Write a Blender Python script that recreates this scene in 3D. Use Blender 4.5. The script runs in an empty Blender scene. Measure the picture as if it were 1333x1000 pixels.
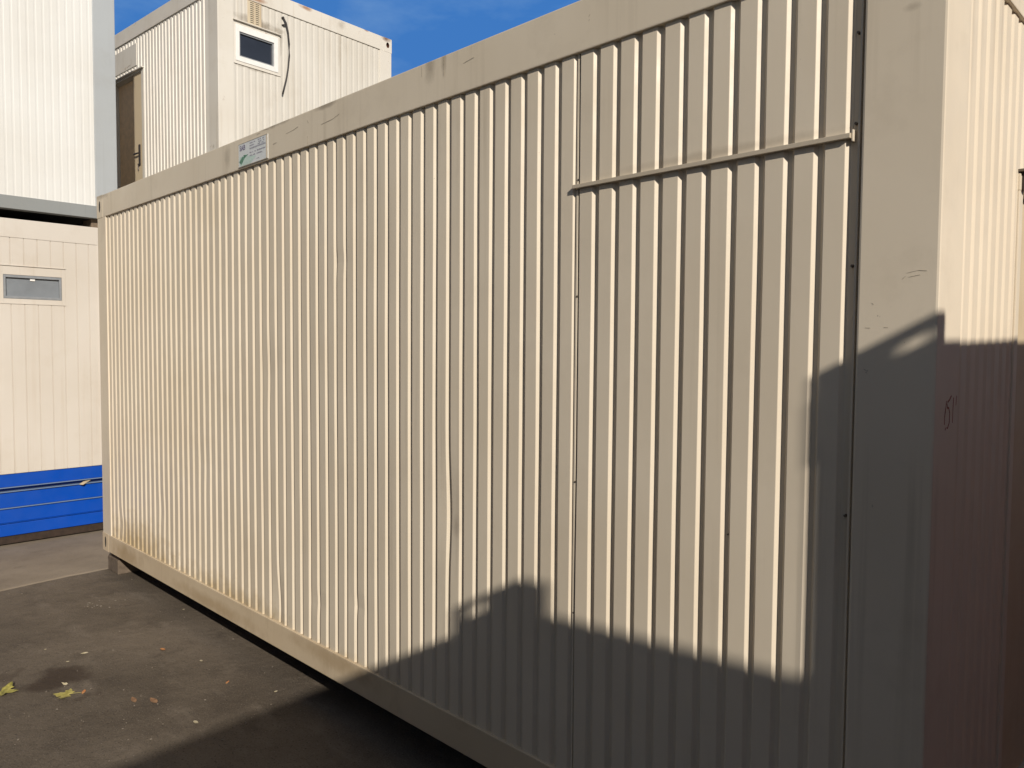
import bpy, bmesh, math, random
from mathutils import Vector, Matrix, noise as mnoise
random.seed(7)
S = bpy.context.scene
COL = S.collection

# ------------------------------------------------------------------ camera
CAM = Vector((6.6474, -2.0240, 1.8137))
yaw, pit, rol = 0.7847, -0.0474, 0.0070
f = Vector((-math.sin(yaw)*math.cos(pit), math.cos(yaw)*math.cos(pit), math.sin(pit)))
r0 = Vector((math.cos(yaw), math.sin(yaw), 0)); u0 = r0.cross(f)
r = math.cos(rol)*r0 + math.sin(rol)*u0; u = -math.sin(rol)*r0 + math.cos(rol)*u0
cd = bpy.data.cameras.new('camera'); cam = bpy.data.objects.new('camera', cd); COL.objects.link(cam)
cd.sensor_width = 36; cd.lens = 36*1000.45/1333; cd.clip_start = 0.05; cd.clip_end = 2000
cam.matrix_world = Matrix(((r.x, u.x, -f.x, CAM.x), (r.y, u.y, -f.y, CAM.y), (r.z, u.z, -f.z, CAM.z), (0, 0, 0, 1)))
S.camera = cam

# ------------------------------------------------------------------ light
EL = math.radians(25.96); AZ = math.radians(22.5)          # azimuth measured from +X towards -Y
SUN = Vector((math.cos(AZ)*math.cos(EL), -math.sin(AZ)*math.cos(EL), math.sin(EL)))
W = bpy.data.worlds.new('World'); S.world = W; W.use_nodes = True
nt = W.node_tree; nt.nodes.clear()
out = nt.nodes.new('ShaderNodeOutputWorld'); bg = nt.nodes.new('ShaderNodeBackground')
sky = nt.nodes.new('ShaderNodeTexSky'); sky.sky_type = 'NISHITA'; sky.sun_disc = False
sky.sun_elevation = EL; sky.sun_rotation = math.atan2(SUN.x, SUN.y)
sky.altitude = 200; sky.air_density = 1.0; sky.dust_density = 0.3; sky.ozone_density = 3.0
tc = nt.nodes.new('ShaderNodeTexCoord'); mp = nt.nodes.new('ShaderNodeMapping'); mp.inputs['Scale'].default_value = (1.2, 1.2, 3.2)
cn = nt.nodes.new('ShaderNodeTexNoise'); cn.inputs['Scale'].default_value = 5.5; cn.inputs['Detail'].default_value = 5; cn.inputs['Roughness'].default_value = .55
cr = nt.nodes.new('ShaderNodeMapRange'); cr.inputs[1].default_value = .48; cr.inputs[2].default_value = .78; cr.inputs[3].default_value = 0; cr.inputs[4].default_value = .55
mx = nt.nodes.new('ShaderNodeMixRGB'); mx.inputs[2].default_value = (4.0, 7.0, 11.8, 1)
L_ = nt.links.new
L_(tc.outputs['Generated'], mp.inputs[0]); L_(mp.outputs[0], cn.inputs['Vector']); L_(cn.outputs['Fac'], cr.inputs[0])
# the part of the sky opposite the sun is the deepest blue
dp = nt.nodes.new('ShaderNodeVectorMath'); dp.operation = 'DOT_PRODUCT'; dp.inputs[1].default_value = Vector((-.72, .60, .36)).normalized()
L_(tc.outputs['Generated'], dp.inputs[0])
dr_ = nt.nodes.new('ShaderNodeMapRange'); dr_.interpolation_type = 'SMOOTHSTEP'
for i, v in ((1, .45), (2, .92), (3, 0), (4, .9)): dr_.inputs[i].default_value = v
L_(dp.outputs['Value'], dr_.inputs[0])
mb = nt.nodes.new('ShaderNodeMixRGB'); mb.inputs[2].default_value = (.75, 3.5, 10.2, 1)
hs = nt.nodes.new('ShaderNodeHueSaturation'); hs.inputs['Saturation'].default_value = .62   # thin pale haze towards the sun
L_(sky.outputs[0], hs.inputs['Color'])
L_(dr_.outputs[0], mb.inputs[0]); L_(hs.outputs[0], mb.inputs[1])
L_(cr.outputs[0], mx.inputs[0]); L_(mb.outputs[0], mx.inputs[1]); L_(mx.outputs[0], bg.inputs[0])
bg.inputs[1].default_value = 0.06
L_(bg.outputs[0], out.inputs[0])
sd = bpy.data.lights.new('sun', 'SUN'); sd.energy = 5.0; sd.angle = math.radians(0.53); sd.color = (1.0, .93, .835)
so = bpy.data.objects.new('sun', sd); COL.objects.link(so)
so.rotation_euler = SUN.to_track_quat('Z', 'Y').to_euler(); so.location = (12, -6, 10)
S.view_settings.view_transform = 'Standard'; S.view_settings.look = 'None'
S.view_settings.exposure = -0.12; S.view_settings.gamma = 1.0; S.view_settings.use_curve_mapping = False

# ------------------------------------------------------------------ helpers
def tag(o, label=None, cat=None, group=None, kind=None):
    if label: o['label'] = label
    if cat: o['category'] = cat
    if group: o['group'] = group
    if kind: o['kind'] = kind
    return o

def empty(name, loc, rz, label, cat, group=None):
    o = bpy.data.objects.new(name, None); COL.objects.link(o); o.empty_display_size = .2
    o.location = loc; o.rotation_euler = (0, 0, rz)
    return tag(o, label, cat, group)

def obj(name, bm, mat, parent=None, smooth=False):
    bmesh.ops.recalc_face_normals(bm, faces=bm.faces) if not smooth == 'keep' else None
    me = bpy.data.meshes.new(name); bm.to_mesh(me); bm.free()
    me.materials.append(mat)
    if smooth is True:
        for p in me.polygons: p.use_smooth = True
    o = bpy.data.objects.new(name, me); COL.objects.link(o); o.parent = parent
    return o

def box(bm, a, b, bev=0.0, seg=2):
    """axis aligned box between two corners"""
    a = Vector(a); b = Vector(b)
    lo = Vector(map(min, a, b)); hi = Vector(map(max, a, b))
    res = bmesh.ops.create_cube(bm, size=1.0, matrix=Matrix.Translation((lo+hi)/2) @ Matrix.Diagonal((*(hi-lo), 1)))
    if bev > 0:
        es = list({e for v in res['verts'] for e in v.link_edges})
        bmesh.ops.bevel(bm, geom=es, offset=bev, segments=seg, affect='EDGES', profile=.6)

def boxes(name, lst, mat, parent, bev=0.0):
    bm = bmesh.new()
    for a, b in lst: box(bm, a, b, bev)
    return obj(name, bm, mat, parent)

def tube(bm, pts, rad, n=8, cap=True):
    pts = [Vector(p) for p in pts]; rings = []
    for i, p in enumerate(pts):
        t = (pts[min(i+1, len(pts)-1)] - pts[max(i-1, 0)]).normalized()
        a = t.cross(Vector((0, 0, 1)))
        if a.length < 1e-3: a = t.cross(Vector((1, 0, 0)))
        a.normalize(); b = t.cross(a)
        rings.append([bm.verts.new(p + rad*(math.cos(2*math.pi*k/n)*a + math.sin(2*math.pi*k/n)*b)) for k in range(n)])
    for q, s in zip(rings, rings[1:]):
        for k in range(n): bm.faces.new((q[k], q[(k+1) % n], s[(k+1) % n], s[k]))
    if cap: bm.faces.new(rings[0]); bm.faces.new(rings[-1][::-1])

def text_mesh(txt, size, place, mat, parent, name, ext=.0006, xs=1.0):
    cu = bpy.data.curves.new(name, 'FONT'); cu.body = txt; cu.size = size; cu.extrude = ext; cu.offset = size*.02
    t = bpy.data.objects.new(name+'_tmp', cu); COL.objects.link(t)
    dg = bpy.context.evaluated_depsgraph_get()
    me = bpy.data.meshes.new_from_object(t.evaluated_get(dg))
    bpy.data.objects.remove(t); bpy.data.curves.remove(cu)
    for v in me.vertices: v.co = place(Vector((v.co.x*xs, v.co.y, v.co.z)))
    me.name = name; me.materials.clear(); me.materials.append(mat)
    o = bpy.data.objects.new(name, me); COL.objects.link(o); o.parent = parent
    return o

# ------------------------------------------------------------------ materials
def newmat(name):
    m = bpy.data.materials.new(name); m.use_nodes = True
    n = m.node_tree; b = n.nodes['Principled BSDF']
    return m, n, b

def node(n, t, **kw):
    x = n.nodes.new(t)
    for k, v in kw.items(): x.inputs[k.replace('_', ' ')].default_value = v
    return x

def mixc(n, fac, a, b, blend='MIX'):
    x = n.nodes.new('ShaderNodeMixRGB'); x.blend_type = blend
    for i, v in ((0, fac), (1, a), (2, b)):
        if hasattr(v, 'links'): n.links.new(v, x.inputs[i])
        else: x.inputs[i].default_value = v if isinstance(v, float) else (*v[:3], 1)
    return x.outputs[0]

def ramp(n, src, lo, hi, a=0.0, b=1.0):
    x = n.nodes.new('ShaderNodeMapRange'); n.links.new(src, x.inputs[0])
    for i, v in ((1, lo), (2, hi), (3, a), (4, b)): x.inputs[i].default_value = v
    return x.outputs[0]

def mult(n, a, b):
    x = n.nodes.new('ShaderNodeMath'); x.operation = 'MULTIPLY'
    for i, v in ((0, a), (1, b)):
        if hasattr(v, 'links'): n.links.new(v, x.inputs[i])
        else: x.inputs[i].default_value = v
    return x.outputs[0]

def noise(n, vec, scale, detail=4, rough=.55, map_scale=None):
    if map_scale:
        mpn = n.nodes.new('ShaderNodeMapping'); mpn.inputs['Scale'].default_value = map_scale
        n.links.new(vec, mpn.inputs[0]); vec = mpn.outputs[0]
    x = node(n, 'ShaderNodeTexNoise', Scale=scale, Detail=detail, Roughness=rough)
    n.links.new(vec, x.inputs['Vector']); return x.outputs['Fac']

def paint(name, col, dirt, streak=.35, grime=.3, rough=.45, speck=.4, bump=.06, rust=0.0, metal=0.0):
    """sheet metal paint: slow tone drift, vertical run-off streaks, patchy grime, flecks, slight orange peel"""
    m, n, b = newmat(name)
    vec = n.nodes.new('ShaderNodeTexCoord').outputs['Object']
    c = mixc(n, ramp(n, noise(n, vec, 1.3, 3), .35, .7), col, tuple(x*y for x, y in zip(col, (.93, .915, .89))))
    st = mult(n, ramp(n, noise(n, vec, 1.0, 5, .6, (26, 26, .55)), .53, .78), ramp(n, noise(n, vec, 1.1, 2), .42, .66))
    c = mixc(n, mult(n, st, streak), c, dirt)
    gr = ramp(n, noise(n, vec, 3.4, 9, .68), .54, .82)
    c = mixc(n, mult(n, gr, grime), c, dirt)
    sp = mult(n, ramp(n, noise(n, vec, 46, 3, .6), .735, .77), ramp(n, noise(n, vec, 2.3, 2), .5, .62))
    c = mixc(n, mult(n, sp, speck), c, tuple(x*.35 for x in dirt))
    if rust:
        rs = ramp(n, noise(n, vec, 7, 8, .7), .66-.1*rust, .72)
        c = mixc(n, mult(n, rs, .9), c, (.19, .075, .03))
    n.links.new(c, b.inputs['Base Color'])
    n.links.new(ramp(n, noise(n, vec, 9, 4), .3, .7, rough-.07, rough+.12), b.inputs['Roughness'])
    b.inputs['Specular IOR Level'].default_value = .35; b.inputs['Metallic'].default_value = metal
    bp = node(n, 'ShaderNodeBump', Strength=bump, Distance=.004)
    n.links.new(noise(n, vec, 22, 4), bp.inputs['Height']); n.links.new(bp.outputs[0], b.inputs['Normal'])
    return m

def blots(m, lst):
    '''stains with a place and ragged shape of their own: (centre, radii, strength, colour)'''
    n = m.node_tree; b = n.nodes['Principled BSDF']; src = b.inputs['Base Color'].links[0].from_socket
    vec = n.nodes.new('ShaderNodeTexCoord').outputs['Object']
    wob = node(n, 'ShaderNodeTexNoise', Scale=11, Detail=6, Roughness=.65); n.links.new(vec, wob.inputs['Vector'])
    for c, rad, k, col in lst:
        mp_ = n.nodes.new('ShaderNodeMapping'); mp_.inputs['Scale'].default_value = [1/x for x in rad]; mp_.inputs['Location'].default_value = [-p/x for p, x in zip(c, rad)]
        n.links.new(vec, mp_.inputs[0])
        ln = n.nodes.new('ShaderNodeVectorMath'); ln.operation = 'LENGTH'; n.links.new(mp_.outputs[0], ln.inputs[0])
        ad = n.nodes.new('ShaderNodeMath'); ad.operation = 'MULTIPLY_ADD'; ad.inputs[1].default_value = 1.5
        n.links.new(wob.outputs['Fac'], ad.inputs[0]); n.links.new(ln.outputs['Value'], ad.inputs[2])
        src = mixc(n, mult(n, ramp(n, ad.outputs[0], 1.75, 1.0), k), src, col)
    n.links.new(src, b.inputs['Base Color'])
def plain(name, col, rough=.6, var=.15, metal=0.0, scale=18, spec=.4):
    m, n, b = newmat(name)
    vec = n.nodes.new('ShaderNodeTexCoord').outputs['Object']
    c = mixc(n, ramp(n, noise(n, vec, scale, 5), .3, .7), tuple(x*(1-var) for x in col), tuple(min(1, x*(1+var)) for x in col))
    n.links.new(c, b.inputs['Base Color']); b.inputs['Roughness'].default_value = rough
    b.inputs['Metallic'].default_value = metal; b.inputs['Specular IOR Level'].default_value = spec
    return m

DIRT = (.25, .19, .12)
M_MAIN = paint('cream_panel_paint', (.69, .602, .472), DIRT, .40, .14, .46, .35)
M_MAINF = paint('cream_frame_paint', (.68, .594, .466), DIRT, .45, .24, .5, .5)
M_MAINB = paint('stained_base_paint', (.61, .495, .345), (.30, .21, .11), .45, .5, .55, .5)
M_LEDGE = paint('dull_ledge_paint', (.50, .43, .33), DIRT, .3, .4, .6, .6)
M_C2 = paint('ivory_panel_paint', (.62, .585, .52), (.36, .28, .18), .4, .2, .48, .4)
M_C2F = paint('ivory_frame_paint', (.66, .62, .55), (.36, .28, .18), .45, .28, .5, .6, rust=.25)
M_LL = paint('beige_smooth_paint', (.60, .55, .485), (.40, .30, .19), .3, .2, .5, .3)
M_UL = paint('white_panel_paint', (.68, .67, .635), (.50, .46, .40), .16, .12, .45, .2)
M_GREYD = paint('dark_grey_rail_paint', (.25, .26, .255), (.14, .13, .11), .3, .3, .5, .5)
M_GREY = paint('grey_frame_paint', (.38, .40, .41), (.22, .20, .17), .3, .25, .5, .5)
M_BLUE = paint('blue_skirting_paint', (.0008, .062, .40), (.01, .04, .20), .15, .2, .42, .2)
M_BLUEW = paint('worn_blue_edge', (.17, .24, .38), (.10, .14, .26), .3, .5, .4, .3)
M_RED = paint('red_container_paint', (.70, .30, .15), (.15, .05, .03), .4, .3, .55, .4)
M_SLATE = paint('grey_container_paint', (.33, .34, .33), (.2, .17, .13), .4, .3, .55, .4)
M_DARK = plain('dark_steel_cavity_shade', (.03, .026, .022), .8)  # casting pockets and vent slots get their inner shade from this colour
M_RUST = plain('rusty_casting', (.10, .035, .018), .85, .45, scale=40)
M_RUBBER = plain('black_cable_rubber', (.035, .03, .028), .55)
M_SCREW = plain('weathered_screw_steel', (.16, .13, .10), .5, .2, .5)
M_WOOD = plain('old_timber', (.17, .125, .085), .85, .35, scale=30)
M_WOODD = plain('shaded_brown_timber', (.034, .021, .014), .85, .3, scale=25)  # brown timber, colour lowered to carry the shade below the skirting
M_CONCB = plain('grey_brown_concrete', (.13, .098, .07), .9, .25, scale=25)
M_ROOF = plain('roof_sheet', (.35, .33, .30), .6, .2)
M_FRAME = plain('white_window_plastic', (.78, .76, .72), .35, .05)
M_DGREY = plain('grey_window_frame', (.24, .25, .26), .45, .1)
M_DOOR = paint('tan_door_paint', (.60, .49, .33), (.3, .2, .1), .3, .3, .5, .3)
M_HANDLE = plain('dark_door_furniture', (.05, .04, .035), .35, .2, .6)
M_PLATE = plain('pale_plate_enamel', (.62, .64, .64), .4, .06, scale=60)
M_PLATEG = plain('pale_green_print', (.48, .60, .54), .4, .1, scale=60)
M_PURP = plain('purple_print', (.13, .11, .19), .5, .2)
M_INK = plain('grey_print', (.27, .27, .31), .5, .25, scale=90)
M_GREEN = plain('green_print', (.10, .24, .16), .5, .4, scale=60)
M_REDINK = plain('red_brown_ink', (.30, .085, .05), .6, .3, scale=60)
M_SCUFF = plain('dark_scuff', (.40, .345, .265), .7, .35, scale=120)
M_PAPER = plain('tan_scrap', (.62, .50, .33), .8, .2)

def glass(name, col, rough=.06):
    m, n, b = newmat(name)
    vec = n.nodes.new('ShaderNodeTexCoord').outputs['Object']
    c = mixc(n, ramp(n, noise(n, vec, 5, 5), .35, .75), col, tuple(x*1.35 for x in col))
    n.links.new(c, b.inputs['Base Color']); b.inputs['Specular IOR Level'].default_value = .6
    n.links.new(ramp(n, noise(n, vec, 8, 4), .3, .8, rough, rough+.12), b.inputs['Roughness'])
    return m
M_GLASS = glass('dark_window_glass', (.022, .026, .036))
M_FROST = glass('hazy_window_glass', (.17, .185, .20), .3)

def asphalt():
    m, n, b = newmat('dusty_asphalt')
    vec = n.nodes.new('ShaderNodeTexCoord').outputs['Object']
    c = mixc(n, ramp(n, noise(n, vec, .8, 6, .6), .34, .68), (.082, .065, .048), (.155, .125, .094))
    c = mixc(n, mult(n, ramp(n, noise(n, vec, 4.2, 8, .7), .5, .72), .55), c, (.060, .047, .036))
    c = mixc(n, mult(n, ramp(n, noise(n, vec, 1.7, 7, .65, (1, 2.6, 1)), .54, .70), .7), c, (.185, .152, .118))
    c = mixc(n, mult(n, ramp(n, noise(n, vec, 130, 2, .5), .58, .70), .6), c, (.21, .18, .145))
    c = mixc(n, mult(n, ramp(n, noise(n, vec, 95, 2, .5, (1, 1, 1)), .58, .72), .7), c, (.032, .026, .02))
    # oily stain beside the leaves: a blot with a shape of its own
    mpn = n.nodes.new('ShaderNodeMapping'); mpn.vector_type = 'POINT'
    wob = node(n, 'ShaderNodeTexNoise', Scale=9, Detail=4); n.links.new(vec, wob.inputs['Vector'])
    off = n.nodes.new('ShaderNodeVectorMath'); off.operation = 'MULTIPLY_ADD'
    off.inputs[1].default_value = (.30, .30, 0); n.links.new(wob.outputs['Color'], off.inputs[0]); n.links.new(vec, off.inputs[2])
    for cx, cy, rad, k in ((2.17, -.72, .17, .75), (1.93, -.92, .07, .4), (2.50, -.65, .06, .4), (1.60, -1.0, .11, .4)):
        ds = n.nodes.new('ShaderNodeVectorMath'); ds.operation = 'DISTANCE'; ds.inputs[1].default_value = (cx, cy, 0)
        n.links.new(off.outputs[0], ds.inputs[0])
        c = mixc(n, mult(n, ramp(n, ds.outputs['Value'], rad*1.1, rad*.6), k), c, (.045, .03, .021))
    n.links.new(c, b.inputs['Base Color']); b.inputs['Roughness'].default_value = .9; b.inputs['Specular IOR Level'].default_value = .2
    h1 = noise(n, vec, 150, 3, .6); h2 = noise(n, vec, 14, 5, .6)
    add = n.nodes.new('ShaderNodeMath'); add.operation = 'MULTIPLY_ADD'; add.inputs[1].default_value = 3.0
    n.links.new(h2, add.inputs[0]); n.links.new(h1, add.inputs[2])
    bp = node(n, 'ShaderNodeBump', Strength=.8, Distance=.004)
    n.links.new(add.outputs[0], bp.inputs['Height']); n.links.new(bp.outputs[0], b.inputs['Normal'])
    return m

def concrete():
    m, n, b = newmat('worn_concrete')
    vec = n.nodes.new('ShaderNodeTexCoord').outputs['Object']
    c = mixc(n, ramp(n, noise(n, vec, 1.6, 7, .62), .34, .68), (.20, .16, .117), (.28, .23, .172))
    c = mixc(n, mult(n, ramp(n, noise(n, vec, 5, 8, .7), .55, .75), .5), c, (.12, .095, .07))
    c = mixc(n, mult(n, ramp(n, noise(n, vec, 90, 2), .62, .72), .4), c, (.10, .085, .065))
    n.links.new(c, b.inputs['Base Color']); b.inputs['Roughness'].default_value = .9; b.inputs['Specular IOR Level'].default_value = .2
    bp = node(n, 'ShaderNodeBump', Strength=.4, Distance=.004)
    n.links.new(noise(n, vec, 40, 6, .65), bp.inputs['Height']); n.links.new(bp.outputs[0], b.inputs['Normal'])
    return m

GR = (.20, .16, .11); RU = (.30, .13, .05)
blots(M_C2, [((6.058, .46, 2.40), (.2, .36, .075), .75, GR), ((6.058, .74, 2.30), (.2, .07, .20), .5, GR), ((6.058, .40, 1.89), (.2, .36, .035), .55, GR), ((6.058, 1.60, 2.45), (.2, .03, .35), .45, (.36, .31, .24)),
             ((6.058, .44, 2.66), (.2, .16, .05), .8, RU)])
blots(M_C2F, [((6.058, .43, 2.66), (.2, .20, .035), .8, RU), ((6.058, 1.1, 2.78), (.2, .10, .03), .8, RU), ((6.058, 1.62, 2.74), (.2, .08, .06), .5, (.33, .28, .22)), ((6.058, 2.33, 2.79), (.2, .08, .05), .9, (.14, .06, .03)),
             ((6.058, 2.0, 2.80), (.2, .05, .02), .8, RU), ((5.95, 0, .95), (.03, .2, .03), .5, GR)])
YT = (.42, .31, .16)
blots(M_MAIN, [((.7, 0, .10), (.9, .2, .30), .8, YT), ((2.2, 0, .08), (1.0, .2, .20), .75, YT), ((3.7, 0, .08), (.7, .2, .10), .45, YT), ((5.45, 0, 2.215), (.45, .2, .018), .5, (.40, .33, .24)), ((1.5, 0, 1.2), (.9, .2, .5), .16, YT),
               ((4.31, 0, .92), (.03, .2, .07), .5, (.36, .30, .23)), ((2.0, 0, 2.5), (.5, .2, .2), .15, YT), ((6.058, .17, 1.3), (.1, .10, .5), .2, (.45, .36, .25))])
blots(M_MAINF, [((.12, 0, 2.80), (.16, .2, .03), .6, GR), ((2.85, 0, 2.81), (.22, .2, .02), .8, GR), ((4.15, 0, 2.79), (.04, .2, .10), .5, GR), ((4.24, 0, 2.80), (.02, .2, .09), .5, GR), ((2.3, 0, 2.72), (.05, .2, .09), .35, GR), ((5.99, 0, 2.47), (.025, .2, .012), .3, GR), ((3.36, 0, 2.8), (.12, .2, .02), .6, GR)])
blots(M_MAINB, [((.5, 0, .05), (.4, .2, .09), .5, (.33, .22, .10)), ((2.0, 0, .04), (.7, .2, .06), .5, (.34, .23, .11)), ((3.4, 0, .10), (.5, .2, .06), .45, (.33, .22, .11))])

# ------------------------------------------------------------------ ground
bm = bmesh.new()
bmesh.ops.create_grid(bm, x_segments=2, y_segments=2, size=400)
tag(obj('ground', bm, asphalt()), kind='structure')
bm = bmesh.new()                                            # concrete strip in front of the stacked cabins, ragged edge
N = 220; top = []; low = []; back = []
for i in range(N+1):
    y = -9 + 24*i/N
    w = .035*mnoise.noise(Vector((y*2.2, 3.1, 0))) + .022*mnoise.noise(Vector((y*11, 1.7, 0)))
    x = -.02 - .064*y + w
    top.append(bm.verts.new((x, y, .005))); low.append(bm.verts.new((x+.03, y, -.002))); back.append(bm.verts.new((-9, y, .012)))
for i in range(N):
    bm.faces.new((back[i], top[i], top[i+1], back[i+1])); bm.faces.new((top[i], low[i], low[i+1], top[i+1]))
tag(obj('concrete_apron', bm, concrete()), kind='structure')

# ------------------------------------------------------------------ container kit
class Prof:
    """groove profile along a face: grooves start at s0 + k*pitch"""
    def __init__(self, s0, pitch, flank, bottom, depth, k0=0, k1=400, rnd=.0015, jit=0.0):
        self.__dict__.update(locals())
    def pts(self, a, b):
        q = [(a, 0.0, -1)]
        for k in range(self.k0, self.k1):
            s = self.s0 + k*self.pitch
            e = s + 2*self.flank + self.bottom
            if e < a or s > b: continue
            R = self.rnd; fl = self.flank; d = self.depth; t = R*d/max(fl, 1e-6)
            for x, y in ((s-R, 0), (s+R*.7, t*.6), (s+fl-R*.7, d-t*.6), (s+fl+R, d), (e-fl-R, d), (e-fl+R*.7, d-t*.6), (e-R*.7, t*.6), (e+R, 0)):
                if a < x < b: q.append((x, y, k))
        q.append((b, 0.0, -1))
        q[0] = (a, self.at(a), -1); q[-1] = (b, self.at(b), -1)
        return q
    def at(self, x):
        k = math.floor((x-self.s0)/self.pitch)
        if k < self.k0 or k >= self.k1: return 0.0
        v = x-self.s0-k*self.pitch
        if v < self.flank: return self.depth*v/self.flank
        if v < self.flank+self.bottom: return self.depth
        if v < 2*self.flank+self.bottom: return self.depth*(2*self.flank+self.bottom-v)/self.flank
        return 0.0

def face_map(face, L, Wd):
    return {'S': lambda s, d, z: (s, d, z), 'E': lambda s, d, z: (L-d, s, z),
            'N': lambda s, d, z: (L-s, Wd-d, z), 'W': lambda s, d, z: (d, Wd-s, z)}[face]

def panel(name, rects, prof, fm, mat, parent, nz=1, warp=None, sheet=.02):
    """ribbed sheet made of rectangles (s0,s1,z0,z1), closed by a back sheet so that it has thickness"""
    bm = bmesh.new()
    for (a, b, z0, z1) in rects:
        P = prof.pts(a, b); n = max(1, int(round(nz*(z1-z0)/2.5))) if nz > 1 else 1
        rows = []
        for j in range(n+1):
            z = z0 + (z1-z0)*j/n
            row = []
            for (s, d, k) in P:
                ds = dd = 0.0
                if warp and k >= 0 or warp and -1 == k: ds, dd = warp(s, z, k)
                if k == -1: ds = 0
                row.append(bm.verts.new(fm(s+ds, d+dd, z)))
            rows.append(row)
        for p, q in zip(rows, rows[1:]):
            for i in range(len(P)-1): bm.faces.new((p[i], p[i+1], q[i+1], q[i]))
        bk = [bm.verts.new(fm(s, sheet+prof.depth, z)) for s, z in ((a, z0), (b, z0), (b, z1), (a, z1))]
        bm.faces.new(bk[::-1])
        bm.faces.new((rows[0][0], bk[0], bk[3], *[rw[0] for rw in rows[::-1][:-1]]))
        bm.faces.new((rows[0][-1], *[rw[-1] for rw in rows[1:]], bk[2], bk[1]))
        bm.faces.new((*rows[0][::-1], bk[0], bk[1])); bm.faces.new((*rows[-1], bk[2], bk[3]))
    return obj(name, bm, mat, parent)

def casting(bm, lo, hi, sides, hole=(.028, .045)):
    """corner casting: box whose outward faces carry a real oval pocket"""
    lo = Vector(lo); hi = Vector(hi); c = (lo+hi)/2; h = (hi-lo)/2
    for ax in range(3):
        for sg in (-1, 1):
            i, j = [(1, 2), (0, 2), (0, 1)][ax]
            def P(a, b, dep=0.0):
                v = Vector(c); v[ax] += sg*(h[ax]-dep); v[i] += a; v[j] += b; return v
            rect = [bm.verts.new(P(a*h[i], b*h[j])) for a, b in ((-1, -1), (1, -1), (1, 1), (-1, 1))]
            key = 'xyz'[ax] + ('-' if sg < 0 else '+')
            if key not in sides:
                bm.faces.new(rect); continue
            n = 16; ring = [bm.verts.new(P(hole[0]*math.cos(2*math.pi*k/n), hole[1]*math.sin(2*math.pi*k/n))) for k in range(n)]
            inn = [bm.verts.new(P(hole[0]*.95*math.cos(2*math.pi*k/n), hole[1]*.95*math.sin(2*math.pi*k/n), .045)) for k in range(n)]
            eds = [bm.edges.new((q[k], q[(k+1) % len(q)])) for q in (rect, ring) for k in range(len(q))]
            bmesh.ops.triangle_fill(bm, edges=eds, use_beauty=True)
            for k in range(n): bm.faces.new((ring[k], ring[(k+1) % n], inn[(k+1) % n], inn[k])).material_index = 1
            bm.faces.new(inn).material_index = 1

def frame(root, L, Wd, H, mats, rr=.17, br=.138, pw=.18, pe=.18, proud=.008, floor=True, hole=(.018, .044), cast_mat=None, castings=True):
    """posts, rails, castings, roof and floor. mats = (frame, base)"""
    fm, bmt = mats; p = proud
    for x0, x1 in ((-p, pe), (L-pe, L+p)):
        for y0, y1 in ((-p, pw), (Wd-pw, Wd+p)):
            boxes('corner_post', [((x0, y0, br-.02), (x1, y1, H-rr+.02))], fm, root, .006)
    q = p+.0012
    ins = .10
    for nm, z0, z1, mt in (('roof_rail', H-rr, H, fm), ('base_rail', 0, br, bmt)):
        for y0, y1 in ((-q, .09), (Wd-.09, Wd+q)):
            boxes(nm, [((ins, y0, z0), (L-ins, y1, z1))], mt, root, .004)
        for x0, x1 in ((-q, .09), (L-.09, L+q)):
            boxes(nm, [((x0, ins, z0), (x1, Wd-ins, z1))], mt, root, .004)
    t = q+.0012
    for zz, (z0, z1) in (('z-', (-.002, br+.0)), ('z+', (H-rr, H+.002))):
        for xs, (x0, x1) in (('x-', (-t, ins+.02)), ('x+', (L-ins-.02, L+t))):
            for ys, (y0, y1) in (('y-', (-t, ins+.02)), ('y+', (Wd-ins-.02, Wd+t))):
                bm = bmesh.new(); casting(bm, (x0, y0, z0), (x1, y1, z1), (xs, ys), hole)
                obj('corner_casting', bm, fm if zz == 'z+' else bmt, root).data.materials.append(cast_mat or M_DARK)
    boxes('roof_panel', [((.05, .05, H-.045), (L-.05, Wd-.05, H-.015))], M_ROOF, root)
    if floor: boxes('floor_panel', [((.05, .05, .03), (L-.05, Wd-.05, .09))], M_DARK, root)

# ------------------------------------------------------------------ 1. the big cream container
L0, W0, H0, B0 = 6.058, 2.438, 2.806, .17
main = empty('site_container', (0, 0, B0), 0, 'big cream ribbed site container filling the frame, with a flat ledge across its right part', 'container')
frame(main, L0, W0, H0, (M_MAINF, M_MAINB), proud=.0095)
PIT = .08363; G0 = .2298
def warp_main(s, z, k):
    ds = .0016*mnoise.noise(Vector((k*3.7, z*1.1, 5.0)))
    dd = .0022*mnoise.noise(Vector((s*1.4, z*.9, 2.0))) + .0009*mnoise.noise(Vector((s*9, z*2.5, 8.0)))
    for (x, zz, rx, rz, dep, sh) in ((4.27, .96, .05, .20, .005, .006), (2.83, .22, .05, .17, .008, .012), (.38, .27, .06, .10, .006, .012),
                                     (.47, .24, .05, .08, .005, -.008), (3.25, .35, .06, .05, .003, .002), (3.62, .42, .05, .04, .004, .0),
                                     (2.75, 1.5, .08, .16, .003, .003), (1.9, .9, .10, .12, .002, .003), (1.2, .5, .08, .10, .003, .004), (3.47, 2.05, .05, .05, .003, .003)):
        e = math.exp(-((s-x)/rx)**2-((z-zz)/rz)**2)
        ds += sh*e; dd += dep*e
    return ds, dd
pm = Prof(G0+.0003, PIT, .0098, .0111, .0116, 0, 68, rnd=.0008)
panel('wall_panel', [(.17, 5.848, .128, H0-.16)], pm, face_map('S', L0, W0), M_MAIN, main, nz=70, warp=warp_main)
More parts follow.
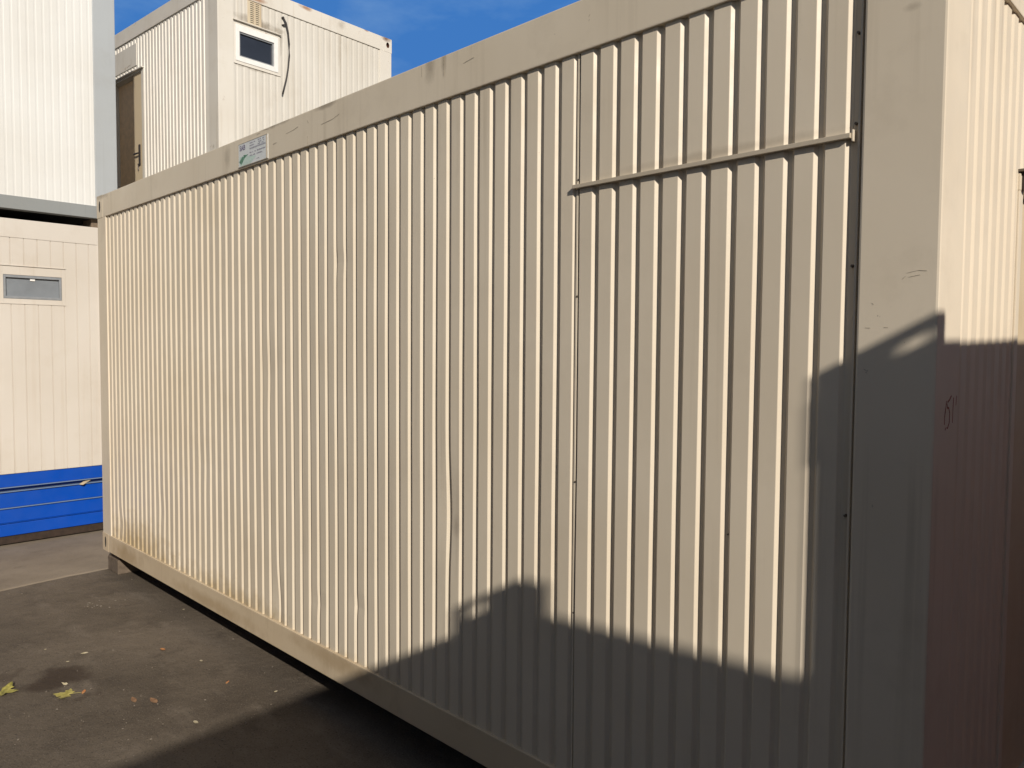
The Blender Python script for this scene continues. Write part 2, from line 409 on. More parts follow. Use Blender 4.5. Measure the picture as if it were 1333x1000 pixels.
# recess beside the near post, with the round trim bar
bm = bmesh.new()
box(bm, (5.840, .0121, .128), (L0-.17, .0335, H0-.16)); obj('post_recess', bm, M_MAIN, main)
bm = bmesh.new(); box(bm, (5.8635, .001, .13), (5.870, .016, H0-.165), .0015); obj('trim_bar', bm, M_MAINF, main)
# infill panel: vertical trim, horizontal ledge, screws
bm = bmesh.new(); box(bm, (G0+56*PIT+.0135, .0035, .13), (G0+56*PIT+.0215, .016, H0-.165), .001); obj('trim_bar', bm, M_MAINF, main)
led = boxes('ledge_bar', [((4.922, -.014, 2.184), (5.850, .004, 2.197))], M_LEDGE, main, .0015)
bm = bmesh.new(); box(bm, (5.8505, -.006, 2.176), (5.8560, .011, 2.206), .002); obj('ledge_bracket', bm, M_MAINF, main)
def screw(x, z, y=.004, parent=main, rad=.0055):
    bm = bmesh.new()
    bmesh.ops.create_cone(bm, cap_ends=True, segments=6, radius1=rad, radius2=rad*.8, depth=.012, matrix=Matrix.Translation((x, y, z)) @ Matrix.Rotation(math.pi/2, 4, 'X'))
    obj('screw', bm, M_SCREW, parent)
for x, z in ((4.935, 2.215), (4.935, 1.82), (4.935, 1.18), (4.935, .72), (5.857, 2.222), (5.857, 1.86), (5.857, 1.21), (5.857, 2.45)): screw(x, z, .008, rad=.0045)
for x, z in ((4.375, 1.29), (5.276, 1.13), (5.52, 1.10)): screw(x, z, .0105, rad=.0035)
# other walls
ps = Prof(.19, PIT, .012, .012, .006, 0, 40)
doorE = (.80, 1.66)                                         # doorway in the near end wall
panel('wall_panel', [(.17, doorE[0]-.045, .128, H0-.16), (doorE[1]+.045, W0-.17, .128, H0-.16), (doorE[0]-.045, doorE[1]+.045, 2.19, H0-.16)],
      ps, face_map('E', L0, W0), M_MAIN, main, nz=20, warp=lambda s, z, k: (.001*mnoise.noise(Vector((k*2.1, z, 1))), .001*mnoise.noise(Vector((s*3, z, 4)))))
panel('wall_panel', [(.17, L0-.17, .128, H0-.16)], Prof(.20, PIT, .008, .0152, .0123, 0, 67), face_map('N', L0, W0), M_MAIN, main)
panel('wall_panel', [(.17, W0-.17, .128, H0-.16)], Prof(.19, PIT, .008, .0152, .0123, 0, 24), face_map('W', L0, W0), M_MAIN, main)
d0, d1 = doorE
dr = boxes('door', [((L0-.05, d0+.003, .145), (L0-.022, d1-.003, 2.13))], M_DOOR, main, .002)
boxes('door_frame', [((L0-.06, d0-.044, .138), (L0+.006, d0, 2.18)), ((L0-.06, d1, .138), (L0+.006, d1+.044, 2.18)), ((L0-.06, d0-.046, 2.136), (L0+.0075, d1+.046, 2.188))], M_MAIN, dr, .003)
bm = bmesh.new(); box(bm, (L0-.02, d0-.05, 2.192), (L0+.030, d1+.05, 2.200), .001); obj('drip_edge', bm, M_SCREW, dr)
bm = bmesh.new()
bmesh.ops.create_cone(bm, cap_ends=True, segments=12, radius1=.017, radius2=.017, depth=.05, matrix=Matrix.Translation((L0+.016, d0-.018, 2.165)))
obj('hinge', bm, M_HANDLE, dr)
bm = bmesh.new(); tube(bm, [(L0-.03, d1-.09, 1.05), (L0+.03, d1-.09, 1.05), (L0+.03, d1-.22, 1.05)], .009); obj('handle', bm, M_HANDLE, dr)

# information plate on the roof rail
px0, px1, pz0, pz1 = 2.446, 2.788, 2.644, 2.773
pl = boxes('info_plate', [((px0, -.0135, pz0), (px1, -.0105, pz1))], M_PLATE, main)
pw_, ph_ = px1-px0, pz1-pz0
def onplate(uu, vv, y=-.0142): return Vector((px0+uu*pw_, y, pz1-vv*ph_))
def flat(lst, mat, name, parent, y0=-.0144, y1=-.0136):
    bm = bmesh.new()
    for poly in lst:
        a = [bm.verts.new(onplate(p, q, y0)) for p, q in poly]; b = [bm.verts.new(onplate(p, q, y1)) for p, q in poly]
        n = len(a); bm.faces.new(a); bm.faces.new(b[::-1])
        for i in range(n): bm.faces.new((a[i], b[i], b[(i+1) % n], a[(i+1) % n]))
    return obj(name, bm, mat, parent)
def R(u0_, u1_, v0_, v1_): return [(u0_, v0_), (u1_, v0_), (u1_, v1_), (u0_, v1_)]
text_mesh('SAB', .040, lambda p: Vector((px0+.05*pw_+p.x, -.0141-p.z*.3, pz1-.30*ph_+p.y)), M_PURP, pl, 'lettering', xs=.98)
for v0_, h_, a, b, dens in ((.08, .05, .40, .58, .8), (.19, .05, .40, .55, .9), (.30, .065, .40, .93, .95), (.48, .055, .40, .93, .8), (.61, .05, .40, .86, .75), (.06, .05, .68, .89, .9), (.15, .05, .70, .89, .9), (.235, .04, .68, .88, .9), (.83, .03, .64, .72, 1)):
    x = a; dash = []
    while x < b:
        w = random.uniform(.012, .04)
        if random.random() < dens: dash.append(R(x, min(b, x+w), v0_+random.uniform(0, .012), v0_+h_))
        x += w+.009
    flat(dash, M_INK, 'print_line', pl)
flat([[(.04, .55), (.05, .96), (.42, .96), (.62, .72), (.28, .60)]], M_PLATEG, 'pale_print', pl, -.0139, -.0136)
flat([[(.03, .76), (.15, .56), (.24, .63), (.11, .90)], [(.18, .52), (.34, .55), (.25, .64), (.20, .61)]], M_GREEN, 'green_print', pl)
flat([R(.945, .99, .04, .96)], M_MAIN, 'bare_edge', pl)
flat([R(0, 1, 0, .012), R(0, 1, .975, 1), R(0, .006, .012, .975), R(.994, 1, .012, .975)], M_SCUFF, 'plate_border', pl, -.0147, -.0136)

# scuffs and pen marks on the near post / roof rail
def marks(name, strokes, mat, parent, fm, wid=.003, y=-.0006):
    for st in strokes:
        bm = bmesh.new()
        for (a, b), (c, d) in zip(st, st[1:]):
            t = Vector((c-a, d-b)); t = t.normalized() if t.length else Vector((1, 0)); w = wid*random.uniform(.5, 1.0)/2
            nx, nz = -t.y*w, t.x*w
            A = [(a+nx, b+nz), (c+nx, d+nz), (c-nx, d-nz), (a-nx, b-nz)]
            f1 = [bm.verts.new(fm(p, y, q)) for p, q in A]; f2 = [bm.verts.new(fm(p, y+.0005, q)) for p, q in A]
            bm.faces.new(f1); bm.faces.new(f2[::-1])
            for i in range(4): bm.faces.new((f1[i], f2[i], f2[(i+1) % 4], f1[(i+1) % 4]))
        obj(name, bm, mat, parent)
fS, fE = face_map('S', L0, W0), face_map('E', L0, W0)
st = [[(5.995, 1.832), (6.02, 1.837), (6.04, 1.835)], [(6.0, 1.822), (6.025, 1.826)], [(5.985, 1.818), (5.992, 1.824)], [(5.90, 1.70), (5.912, 1.699)], [(5.945, 1.70), (5.955, 1.70)], [(5.915, 1.762), (5.919, 1.758)]]
marks('scuff_mark', st, M_SCUFF, main, fS, .0014, -.0101)
rl = H0-.17
st = [[(2.98, rl+.10), (3.05, rl+.104), (3.10, rl+.112)], [(3.19, rl+.125), (3.20, rl+.11)], [(3.19, rl+.05), (3.19, rl+.0)], [(3.32, rl+.08), (3.42, rl+.085), (3.48, rl+.098)], [(2.84, rl+.07), (2.88, rl+.074)], [(4.36, rl+.11), (4.42, rl+.117)],
      [(4.985, rl+.104), (4.99, rl+.11)], [(4.985, rl+.09), (4.988, rl+.094)], [(2.66, rl+.155), (2.70, rl+.158)], [(2.74, rl+.165), (2.80, rl+.160)], [(.24, rl+.16), (.25, rl+.12)], [(4.10, rl+.165), (4.10, rl+.12)], [(4.24, rl+.165), (4.24, rl+.09)]]
marks('scuff_mark', st, M_SCUFF, main, fS, .0028, -.0116)
# hand written number in red on the end post
def we(px, py):                                             # read off the photograph: mark position on the end face
    return (.060 + (px-1223)*.00629, 1.655-.17 - (py-540)*.00262)
g = lambda x, y: we(1203+x/14.28, 500+y/14.28)
pen = [[g(325, 385), g(315, 480), g(300, 600), g(300, 705)], [g(318, 780), g(322, 745)], [g(345, 405), g(380, 375), g(412, 322)], [g(335, 420), g(345, 480), g(370, 485), g(392, 560), g(388, 690), g(358, 760), g(340, 750)],
       [g(455, 350), g(450, 520), g(448, 700)], [g(512, 330), g(505, 465)]]
marks('pen_number', pen, M_REDINK, main, fE, .0055, -.0101)

# blocks carrying it
for x, y, lab in ((.10, .10, 'square brown block under the far corner of the cream container'), (5.95, .12, 'brown block under the near left corner of the cream container'),
                  (.10, 2.32, 'brown block under the far rear corner of the cream container'), (5.95, 2.32, 'brown block under the near rear corner of the cream container')):
    bm = bmesh.new(); box(bm, (-.10, -.08, 0), (.13, .10, .115), .008); box(bm, (-.075, -.065, .115), (.125, .085, B0-.0025), .006)
    o = obj('support_block', bm, M_CONCB); o.location = (x, y, 0); tag(o, lab, 'block', 'blocks under the cream container')

# ------------------------------------------------------------------ 2. lower left cabin with blue skirting
TH = .021; ey = Vector((-math.sin(TH), math.cos(TH), 0)); ex = Vector((math.cos(TH), math.sin(TH), 0))
W1, L1 = 2.438, 6.058
ER = Vector((-1.365, .575, 0))                              # right front bottom corner of the stack
org = ER - ey*W1 - ex*L1
def yl(wy): return (wy+1.365*0-ER.y)/math.cos(TH) + W1       # world y on the front plane -> local y
zb = .02
low = empty('stacked_cabin', (org.x, org.y, zb), TH, 'beige cabin with smooth boarded wall and blue skirting, lowest of the left stack', 'container')
H1 = 2.923-zb; zsk = .655-zb
for x0, x1 in ((0, .18), (L1-.18, L1+.004)):
    for y0, y1 in ((-.004, .18), (W1-.185, W1+.004)):
        boxes('corner_post', [((x0, y0, zsk), (x1, y1, H1-.15))], M_LL, low, .005)
for y0, y1 in ((-.005, .08), (W1-.08, W1+.005)): boxes('roof_rail', [((0.05, y0, H1-.165), (L1-.05, y1, H1))], M_LL, low, .004)
for x0, x1 in ((-.005, .08), (L1-.08, L1+.005)): boxes('roof_rail', [((x0, -.003, H1-.165), (x1, W1+.003, H1+.001))], M_LL, low, .004)
boxes('roof_panel', [((.07, .07, H1-.05), (L1-.07, W1-.07, H1-.02))], M_ROOF, low)
pv = Prof(yl(-.327)-3*.1065-10*.1065,   .1065, .0030, .0022, .007, 0, 21, rnd=.0004)
fe = face_map('E', L1, W1)
wy0, wy1, wz0, wz1 = yl(-.377), yl(.083), 2.220-zb, 2.428-zb
ty0, ty1, tz0, tz1 = wy0-.035, yl(.114), 2.178-zb, 2.508-zb
pe_ = W1-.185
panel('wall_panel', [(.17, ty0, zsk, H1-.155), (ty1, pe_+.004, zsk, H1-.155), (ty0, ty1, zsk, tz0), (ty0, ty1, tz1, H1-.155)], pv, fe, M_LL, low)
pp = Prof(.2,   .1065, .0030, .0022, .007, 0, 54, rnd=.0004)
for fc, ln in (('S', L1), ('N', L1), ('W', W1)): panel('wall_panel', [(.17, ln-.17, zsk, H1-.155)], pp, face_map(fc, L1, W1), M_LL, low)
wf = boxes('window', [((L1-.05, wy0, wz0), (L1-.004, wy0+.018, wz1)), ((L1-.05, wy1-.018, wz0), (L1-.004, wy1, wz1)), ((L1-.05, wy0+.018, wz0), (L1-.0045, wy1-.018, wz0+.02)), ((L1-.05, wy0+.018, wz1-.022), (L1-.0045, wy1-.018, wz1))], M_DGREY, low, .002)
boxes('pane', [((L1-.036, wy0+.016, wz0+.018), (L1-.028, wy1-.016, wz1-.02))], M_FROST, wf)
boxes('window_surround', [((L1-.06, ty0, tz0), (L1-.002, wy0-.002, tz1)), ((L1-.06, wy1+.002, tz0), (L1-.002, ty1, tz1)), ((L1-.06, wy0-.002, tz0), (L1-.0025, wy1+.002, wz0-.002)), ((L1-.06, wy0-.002, wz1+.002), (L1-.0025, wy1+.002, tz1)),
                          ((L1-.02, ty0-.004, tz1), (L1+.007, ty1+.004, tz1+.007)), ((L1-.02, ty0-.004, tz0-.007), (L1+.006, ty1+.004, tz0))], M_LL, wf, .0015)
bm = bmesh.new(); box(bm, (L1-.027, (wy0+wy1)/2-.02, wz1-.045), (L1-.018, (wy0+wy1)/2+.02, wz1-.022), .003); obj('latch', bm, M_FRAME, wf)
bm = bmesh.new(); box(bm, (L1, W1-.075, 2.78-zb-.14), (L1+.012, W1-.045, 2.79-zb-.14), .002); obj('post_clip', bm, M_SCREW, low)
# blue skirting: four folded boards with flanges, all round the visible end
for z0, z1 in ((.536, .650), (.350, .484), (.214, .337), (.094, .201)):
    boxes('skirting_board', [((L1-.05, -.0, z0-zb), (L1-.012, W1, z1-zb))], M_BLUE, low, .004)
boxes('skirting_back', [((.03, .03, .10-zb), (L1-.055, W1-.03, zsk-.003))], M_BLUE, low)
for z in (.528, .490): boxes('skirting_flange', [((L1-.05, 0, z-zb), (L1+.008, W1, z-zb+.007))], M_BLUEW, low, .0015)
boxes('skirting_flange', [((L1-.05, 0, .3425-zb), (L1+.006, W1, .3490-zb))], M_BLUEW, low, .0015)
boxes('skirting_flange', [((L1-.05, 0, .2075-zb), (L1-.004, W1, .2125-zb))], M_BLUE, low, .0015)
boxes('bottom_beam', [((.05, .05, 0), (L1-.03, W1-.002, .096-zb))], M_WOODD, low)
bm = bmesh.new(); box(bm, (-.02, -.055, 0), (.02, .055, .008), .001)
o = obj('wood_scrap', bm, M_PAPER); o.location = Vector((-1.365+.0, .252, .502)); o.rotation_euler = (.25, 0, .65); tag(o, 'small tan scrap of wood lying in the slot of the blue skirting', 'scrap')

# spacers and the upper white cabin
for yy, lab in ((W1-.11, 'brown timber spacer between the two left cabins, at the corner beside the cream container'), (.11, 'brown timber spacer between the two left cabins, at their other front corner')):
    for xx, fr in ((L1-.18, ''), (.18, ', rear')):
        bm = bmesh.new(); box(bm, (-.12, -.10, 0), (.12, .10, .085), .004)
        o = obj('spacer_block', bm, M_WOOD); q = org + ex*xx + ey*yy; o.location = (q.x, q.y, 2.925); o.rotation_euler = (0, 0, TH)
        tag(o, (lab if not fr else lab.replace('front', 'rear').replace('at the corner beside the cream container', 'at the rear right corner')), 'block', 'spacers between stacked cabins')
zu = 3.0105; H2 = 3.5  # height stretched out of view so its shadow covers the ivory cabin's door
up = empty('stacked_cabin', (org.x, org.y, zu), TH, 'white cabin with grey steel frame standing on top of the beige cabin at left', 'container')
frame(up, L1, W1, H2, (M_GREY, M_GREYD), rr=.18, br=.116, pw=.19, pe=.19)
pu = Prof(.2, .0625, .007, .010, .0014, 0, 33, rnd=.0005)
panel('wall_panel', [(.17, W1-.18, .105, H2-.17)], pu, fe, M_UL, up, nz=16, warp=lambda s, z, k: (.0008*mnoise.noise(Vector((k*2.1, z, 9))), .0012*mnoise.noise(Vector((s*2, z, 14)))))
for fc, ln in (('S', L1), ('N', L1), ('W', W1)):
    panel('wall_panel', [(.17, ln-.17, .105, H2-.17)], Prof(.2, PIT, .008, .0152, .008, 0, int((ln-.4)/PIT)), face_map(fc, L1, W1), M_UL, up)

# ------------------------------------------------------------------ 3. the ivory container behind, on top of another
TH2 = .0692; e2x = Vector((math.cos(TH2), math.sin(TH2), 0)); e2y = Vector((-math.sin(TH2), math.cos(TH2), 0))
W2, L2 = 2.41, 6.058
org2 = Vector((-1.644, 1.726, 0)) - e2x*L2
z2 = 3.05; HH = 2.80
c2 = empty('stacked_cabin', (org2.x, org2.y, z2), TH2, 'ivory ribbed cabin with a small window, stacked behind the cream container', 'container')
frame(c2, L2, W2, HH, (M_C2F, M_C2F), rr=.175, pw=.178, pe=.19, hole=(.026, .036), cast_mat=M_RUST, proud=.011)
S2, E2 = face_map('S', L2, W2), face_map('E', L2, W2)
dz = z2
dl, drr, dt = L2-2.78, L2-1.90, 5.232-dz                     # doorway
M_C2S = paint('sunlit_ivory_paint', (.74, .70, .63), (.36, .28, .18), .4, .2, .48, .4)  # ivory lightened for the sunlit south wall; the light is in the colour
pl0, pl1, pz0_, pz1_ = L2-2.73, L2-2.022, 5.327-dz, 5.60-dz
p2 = Prof(.22, PIT, .008, .0152, .0123, 0, 67)
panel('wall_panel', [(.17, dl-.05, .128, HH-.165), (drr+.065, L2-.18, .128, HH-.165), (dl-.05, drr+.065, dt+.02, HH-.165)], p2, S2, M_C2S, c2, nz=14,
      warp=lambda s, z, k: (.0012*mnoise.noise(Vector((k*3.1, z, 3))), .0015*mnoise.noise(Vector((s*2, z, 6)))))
dm = L2-2.16
d2 = boxes('door', [((dm, .012, .14), (drr, .05, dt))], M_DOOR, c2, .003)
boxes('shaded_door_part', [((dl-.05, .09, .10), (dm+.1, .12, dt+.1)), ((dm+.02, .05, .10), (dm+.06, .09, dt+.02)), ((dl-.04, .05, dt+.021), (dm+.02, .09, dt+.05))], plain('shaded_door_tan', (.86, .62, .38), .6, .1), d2)  # shaded part of the door, set back so the recess makes its shadow
boxes('door_frame', [((dl-.05, -.004, .138), (dl, .09, dt+.02)), ((drr, -.004, .138), (drr+.065, .09, dt+.02)), ((dl, .0, dt), (drr, .09, dt+.02)), ((dl-.06, -.03, dt+.02), (drr+.075, .01, dt+.034))], M_C2, d2, .002)
hx = drr-.10; hz = 4.20-dz
bm = bmesh.new(); box(bm, (hx-.02, .0, hz-.12), (hx+.02, .012, hz+.14), .003); tube(bm, [(hx, .04, hz+.03), (hx, -.015, hz+.03), (hx-.11, -.015, hz+.03)], .010); tube(bm, [(hx-.03, .03, hz-.10), (hx-.03, .0, hz-.10), (hx-.03, .0, hz-.17)], .008)
obj('handle', bm, M_HANDLE, d2)
vp = boxes('vent_plate', [((pl0, -.006, pz0_), (pl1, .002, pz1_))], M_C2, c2, .002)
sx = L2-2.252; sz = 5.351-dz
marks('pen_scribble', [[(sx-.12, sz-.005), (sx-.10, sz+.02), (sx-.09, sz-.01), (sx-.07, sz+.025)], [(sx-.05, sz), (sx, sz+.012), (sx+.06, sz+.014)], [(sx+.08, sz+.01), (sx+.085, sz+.09)]], M_SCUFF, vp, S2, .010, -.0072)
wl, wr, wb, wt = .197, .735, 4.966-dz, 5.369-dz
pE2 = Prof(.19, PIT, .014, .012, .0036, 0, 25)
panel('wall_panel', [(.17, wl-.02, .128, HH-.165), (wr+.02, W2-.17, .128, HH-.165), (wl-.02, wr+.02, .128, wb-.02), (wl-.02, wr+.02, wt+.03, HH-.165)], pE2, E2, M_C2, c2, nz=14,
      warp=lambda s, z, k: (.001*mnoise.noise(Vector((k*3.1, z, 13))), .002*mnoise.noise(Vector((s*1.6, z, 16)))))
for fc, ln in (('N', L2), ('W', W2)): panel('wall_panel', [(.17, ln-.17, .128, HH-.165)], Prof(.2, PIT, .008, .0152, .0123, 0, int((ln-.4)/PIT)), face_map(fc, L2, W2), M_C2, c2)
X = L2
w2 = boxes('window', [((X-.05, wl+.004, wb+.004), (X+.012, wl+.05, wt-.004)), ((X-.05, wr-.055, wb+.004), (X+.012, wr-.004, wt-.004)), ((X-.05, wl+.05, wb+.004), (X+.0115, wr-.055, wb+.06)), ((X-.05, wl+.05, wt-.075), (X+.0115, wr-.055, wt-.004))], M_FRAME, c2, .004)
boxes('sash', [((X-.04, wl+.05, wb+.06), (X-.002, wl+.065, wt-.075)), ((X-.04, wr-.07, wb+.06), (X-.002, wr-.055, wt-.075)), ((X-.04, wl+.065, wb+.06), (X-.0025, wr-.07, wb+.075)), ((X-.04, wl+.065, wt-.09), (X-.0025, wr-.07, wt-.075))], M_DGREY, w2, .002)
boxes('pane', [((X-.03, wl+.062, wb+.072), (X-.022, wr-.067, wt-.087))], M_GLASS, w2)
boxes('window_surround', [((X-.05, wl-.022, wb-.022), (X+.004, wl+.004, wt+.032)), ((X-.05, wr-.004, wb-.022), (X+.004, wr+.022, wt+.032)), ((X-.05, wl+.004, wt-.004), (X+.005, wr-.004, wt+.032)), ((X-.05, wl+.004, wb-.022), (X+.005, wr-.004, wb+.004)),
                         ((X-.02, wl-.03, wt+.03), (X+.032, wr+.03, wt+.040)), ((X-.02, wl-.03, wb-.030), (X+.010, wr+.03, wb-.022))], M_C2F, w2, .002)
vb = bmesh.new(); v0, v1, vz0, vz1 = .352, .522, 5.415-dz, 5.672-dz
box(vb, (X-.03, v0, vz0), (X+.006, v1, vz1), .003)
vent = obj('air_vent', vb, paint('stained_vent_paint', (.60, .51, .37), (.30, .17, .07), .6, .7, .55, .7, rust=.5), c2)
for a in (v0+.03, v0+.098):
    bm = bmesh.new()
    for i in range(11):
        z = vz0+.02+i*(vz1-vz0-.04)/10
        box(bm, (X+.004, a, z), (X+.0075, a+.042, z+.007))
    obj('slot_row', bm, M_DARK, vent)
bm = bmesh.new()
tube(bm, [(X+.02, .795, 5.615-dz), (X+.03, .825, 5.56-dz), (X+.028, .852, 5.46-dz), (X+.026, .868, 5.33-dz), (X+.028, .866, 5.20-dz), (X+.03, .850, 5.06-dz), (X+.03, .825, 4.93-dz), (X+.03, .795, 4.82-dz), (X+.03, .772, 4.735-dz)], .0095)
tube(bm, [(X-.004, .795, 5.535-dz), (X+.02, .80, 5.535-dz), (X+.026, .83, 5.545-dz)], .010)
tube(bm, [(X-.004, .795, 5.615-dz), (X+.022, .796, 5.617-dz)], .013)
obj('cable', bm, M_RUBBER, c2, True)
# thin dirt line where panel meets the roof rail is the real gap shadow; the vertical sheet joint on the end wall:
bm = bmesh.new(); box(bm, (X-.003, 1.607, .13), (X+.0012, 1.612, HH-.17)); obj('sheet_joint', bm, M_SCUFF, c2)

b2 = empty('stacked_cabin', (org2.x, org2.y, .10), TH2, 'ivory cabin at ground level hidden behind the cream container, carrying the one with the window', 'container')
frame(b2, L2, W2, 2.80, (M_C2F, M_C2F), rr=.175)
for fc, ln in (('S', L2), ('N', L2), ('E', W2), ('W', W2)):
    panel('wall_panel', [(.17, ln-.17, .128, 2.635)], Prof(.2, PIT, .008, .0152, .0123, 0, int((ln-.4)/PIT)), face_map(fc, L2, W2), M_C2, b2)
for zz, wh in ((0.0, 'ground'), (2.902, 'upper')):
    hgt = .0985 if zz == 0 else 3.048-2.902
    for i, (a, b) in enumerate(((.12, .12), (L2-.12, .12), (.12, W2-.12), (L2-.12, W2-.12))):
        q = org2+e2x*a+e2y*b
        bm = bmesh.new(); box(bm, (-.08, -.08, 0), (.08, .08, hgt-.002), .004)
        o = obj('spacer_block', bm, M_WOOD); o.location = (q.x, q.y, zz+.001 if zz else .0); o.rotation_euler = (0, 0, TH2)
        tag(o, 'timber block hidden ' + ('under the lowest ivory cabin' if zz == 0 else 'between the two ivory cabins') + ' behind the cream container', 'block', 'timber blocks under the lowest ivory cabin' if zz == 0 else 'timber blocks between the ivory cabins')

# ------------------------------------------------------------------ 4. containers behind the photographer whose shadows fall into the picture
def lug(bm, lo, hi, y0, y1, z0, z1, solid):
    """L-shaped stacking guide: holed plate towards -x and one solid plate along x"""
    (xa, ya, za), (xb, yb, zb_) = lo, hi; w = .012; xc = xa+w
    box(bm, (xa, ya, za), (xc, y0, zb_)); box(bm, (xa, y1, za), (xc, yb, zb_))
    box(bm, (xa, y0, za), (xc, y1, z0)); box(bm, (xa, y0, z1), (xc, y1, zb_))
    if solid > 0: box(bm, (xc, yb-w, za), (xb, yb-.0005, zb_-.0005))
    else: box(bm, (xc, ya+.0005, za), (xb, ya+w, zb_-.0005))
def yard_container(name, loc, rz, L, Wd, H, mat, label, lugspec):
    c = empty(name, loc, rz, label, 'container')
    frame(c, L, Wd, H, (mat, mat))
    for fc, ln in (('S', L), ('N', L), ('E', Wd), ('W', Wd)):
        panel('wall_panel', [(.17, ln-.17, .128, H-.16)], Prof(.2, PIT, .008, .0152, .0123, 0, int((ln-.4)/PIT)), face_map(fc, L, Wd), mat, c)
    bm = bmesh.new(); lug(bm, *lugspec); obj('stacking_lug', bm, mat, c)
    for x, y in ((.12, .12), (L-.12, .12), (.12, Wd-.12), (L-.12, Wd-.12)):
        bm = bmesh.new(); box(bm, (x-.1, y-.1, -loc[2]), (x+.1, y+.1, 0), .005); obj('foot', bm, M_CONCB, c)
    return c
THA = .06; hA = 2.95
eyA = Vector((-math.sin(THA), math.cos(THA), 0))
cA = Vector((8.68, -1.66, 0))                               # its left rear top corner throws the low shadow
oA = cA - eyA*2.438
yard_container('yard_container', (oA.x, oA.y, .17), THA, 6.058, 2.438, hA-.17, M_SLATE, 'grey container behind the photographer, casting the low shadow along the cream wall',
               ((-.008, 2.438-.160, hA-.17), (.115, 2.438+.008, hA-.17+.112), 2.438-.122, 2.438-.076, hA-.17+.046, hA-.17+.086, 1))
THB = .045; oB = Vector((8.22, -1.009, 0)); hB = 2.965
yard_container('yard_container', (oB.x, oB.y, .17), THB, 2.438, 6.058, hB-.17, M_RED, 'red container standing across the passage, facing the door end of the cream container',
               ((-.008, -.008, hB-.17-.0), (.115, .165, hB-.17+.070), .074, .106, hB-.17+.010, hB-.17+.040, -1))

# unseen containers on the photographer's side, added to block sky and deepen shade
lgs = ((0, 0, 2.806), (.12, .16, 2.88), .06, .10, 2.82, 2.85, -1)
def sky_blocker(x, y, z, mat, label): return yard_container('yard_container', (x, y, z), 0, 6.058, 2.438, 2.806, mat, label, lgs)
sky_blocker(-1.6, -6.75, .17, M_SLATE, 'grey container added out of view behind the photographer to block sky, lower one of a stack')
t_ = sky_blocker(-1.6, -6.75, 3.05, M_MAINF, 'cream container added out of view behind the photographer to block sky, upper one of a stack')
for ch in list(t_.children):
    if ch.name.startswith('foot'): bpy.data.objects.remove(ch)
sky_blocker(4.8, -7.2, .17, M_MAINF, 'cream container added out of view behind the photographer to block sky, standing alone')

# ------------------------------------------------------------------ 5. leaves and litter
def leaf_mat(name, c1, c2_):
    m, n, b = newmat(name)
    vec = n.nodes.new('ShaderNodeTexCoord').outputs['Object']
    n.links.new(mixc(n, ramp(n, noise(n, vec, 28, 5, .6), .38, .64), c1, c2_), b.inputs['Base Color'])
    b.inputs['Roughness'].default_value = .65; b.inputs['Specular IOR Level'].default_value = .3
    return m
M_LEAF = leaf_mat('yellow_leaf', (.27, .23, .05), (.44, .38, .12))
M_LEAFG = leaf_mat('green_yellow_leaf', (.13, .12, .025), (.40, .35, .09))
M_LEAFO = leaf_mat('orange_leaf', (.42, .15, .05), (.55, .27, .10))
M_LEAFB = leaf_mat('pale_leaf', (.42, .36, .22), (.55, .48, .34))
M_LEAFR = leaf_mat('brown_leaf', (.16, .085, .045), (.26, .15, .08))
MAPLE = [(0, -.10), (.12, -.30), (.42, -.42), (.40, -.22), (.72, -.10), (.98, .12), (.70, .18), (.72, .40), (.42, .30), (.28, .38), (.36, .66), (.22, .68), (.10, .92), (0, 1.05),
         (-.12, .88), (-.24, .70), (-.38, .64), (-.26, .36), (-.44, .32), (-.70, .42), (-.70, .20), (-1.0, .08), (-.72, -.08), (-.42, -.22), (-.44, -.44), (-.12, -.28)]
def leaf(x, y, size, rz, mat, label, curl=.35, shape=MAPLE, z=.003, stalk=True, sq=1.0):
    bm = bmesh.new(); c = bm.verts.new((0, .1, 0)); ring = []
    def cz(px_, py_): return curl*(.30*abs(px_)**1.6 + .22*max(0, py_)**2 + .10*math.sin(5*px_+2*py_))
    for px_, py_ in shape: ring.append(bm.verts.new((px_, py_*sq, cz(px_, py_))))
    mid = [bm.verts.new((v.co.x*.5, .05+v.co.y*.5, cz(v.co.x*.5, v.co.y*.5)*.7)) for v in ring]
    n = len(ring)
    for i in range(n):
        j = (i+1) % n
        bm.faces.new((mid[i], ring[i], ring[j], mid[j])); bm.faces.new((c, mid[i], mid[j]))
    bmesh.ops.scale(bm, vec=(size, size, size), verts=bm.verts)
    g_ = bmesh.ops.extrude_face_region(bm, geom=list(bm.faces))
    bmesh.ops.translate(bm, vec=(0, 0, .0006), verts=[v for v in g_['geom'] if isinstance(v, bmesh.types.BMVert)])
    if stalk: tube(bm, [(0, -.08*size, .001), (.05*size, -.5*size, .004), (.16*size, -.95*size, .002)], .0011, 5)
    o = obj('fallen_leaf', bm, mat); o.location = (x, y, z); o.rotation_euler = (0, 0, rz)
    return tag(o, label, 'leaf', 'fallen leaves and scraps on the asphalt')
OVAL = [(.0, -1), (.3, -.7), (.42, -.1), (.34, .5), (.0, 1), (-.3, .55), (-.4, 0), (-.26, -.65)]
leaf(2.27, -.885, .066, 2.5, M_LEAF, 'bright yellow maple leaf beside a dark stain on the asphalt', .3)
leaf(2.03, -1.125, .085, .8, M_LEAFG, 'crumpled green and yellow leaf at the left edge of the frame', 1.0)
leaf(2.296, -.815, .022, 1.0, M_LEAFO, 'small round orange leaf right of the yellow maple leaf', .5, OVAL, stalk=False)
leaf(2.13, -.855, .024, 2.2, M_LEAFB, 'small torn pale leaf scrap lying on the dark stain', 1.1, [(.5*a, b) for a, b in MAPLE], stalk=False)
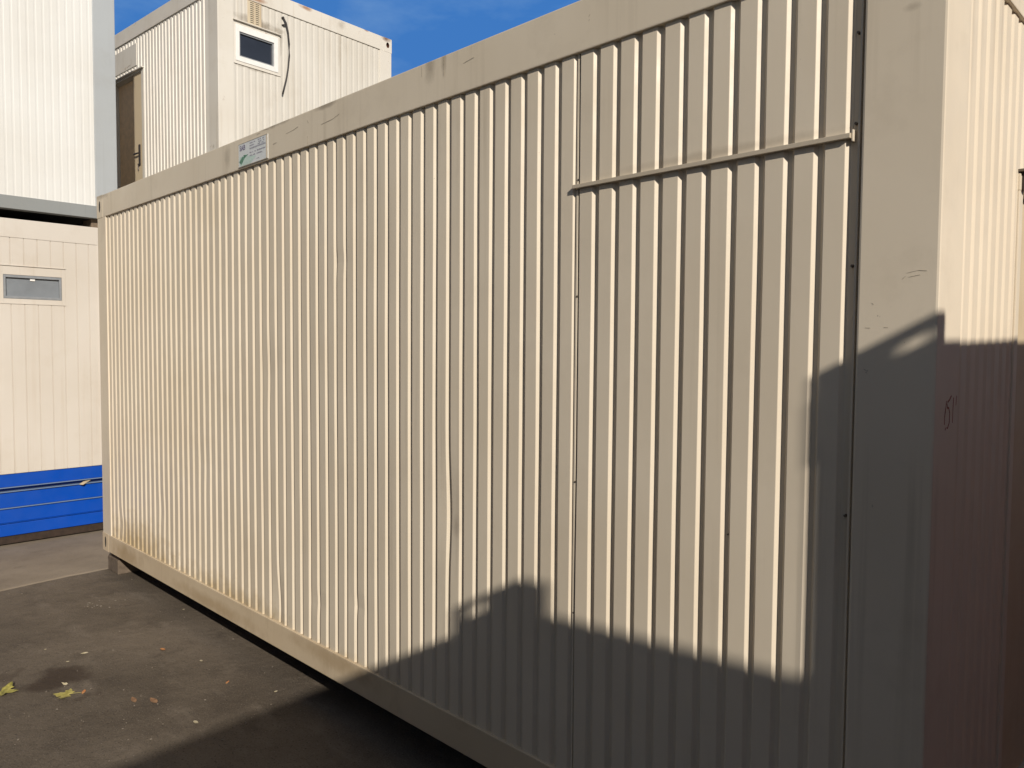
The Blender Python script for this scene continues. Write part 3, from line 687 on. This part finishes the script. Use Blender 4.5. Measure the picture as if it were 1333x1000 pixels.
ray = lambda px, py: CAM + (f + (px-666.5)/1000.45*r - (py-500)/1000.45*u) * (-CAM.z/((f + (px-666.5)/1000.45*r - (py-500)/1000.45*u).z))
for px, py, sz_, mt, lab in ((110, 851, .021, M_LEAFB, 'cream leaf scrap, the brightest one above the dark stain'), (88, 862, .011, M_LEAFB, 'tiny pale scrap just above the dark stain'), (212, 846, .030, M_LEAFO, 'small reddish leaf lying alone towards the cream container'),
                             (296, 889, .016, M_LEAFO, 'small orange scrap left of the shadow edge'), (359, 901, .012, M_LEAFB, 'tiny straw coloured scrap close to the shadow edge'), (174, 912, .030, M_LEAFR, 'flat brown leaf right of the yellow maple leaf'),
                             (200, 913, .034, M_LEAFR, 'larger curled brown leaf nearest to the shadow edge on the ground'), (255, 941, .024, M_LEAFB, 'grey scrap lying nearest the bottom of the sunlit asphalt'), (59, 846, .008, M_LEAFB, 'tiny white scrap in the left part of the asphalt'),
                             (239, 794, .010, M_LEAFB, 'tiny white scrap just below the base rail of the cream container'), (262, 861, .018, M_LEAFB, 'pale scrap halfway between the stain and the container')):
    q = ray(px, py); leaf(q.x, q.y, sz_, random.uniform(0, 6), mt, lab, .6, OVAL, stalk=False)
bm = bmesh.new(); rnd = random.Random(3)                     # grit and chips: uncountable
for i in range(260):
    q = ray(rnd.uniform(-60, 420), rnd.uniform(745, 1040))
    if q.x < .05 or q.y > 1.5: continue
    s = rnd.choice((.0015, .002, .002, .003, .003, .0045))
    res = bmesh.ops.create_icosphere(bm, subdivisions=1, radius=s, matrix=Matrix.Translation((q.x, q.y, s*.4)) @ Matrix.Rotation(rnd.uniform(0, 6), 4, 'Z') @ Matrix.Diagonal((rnd.uniform(.7, 1.8), 1, .6, 1)))
for i in range(130):                                         # a crumbly drift by the concrete edge and under the window side
    q = ray(rnd.gauss(128, 16), rnd.gauss(787, 4)); s = rnd.uniform(.003, .009)
    bmesh.ops.create_icosphere(bm, subdivisions=1, radius=s, matrix=Matrix.Translation((q.x, q.y, s*.4)) @ Matrix.Diagonal((1.5, 1, .5, 1))) if i % 9 == 0 else None
tag(obj('grit', bm, plain('pale_grit', (.19, .16, .125), .9, .5, scale=200)), kind='stuff')
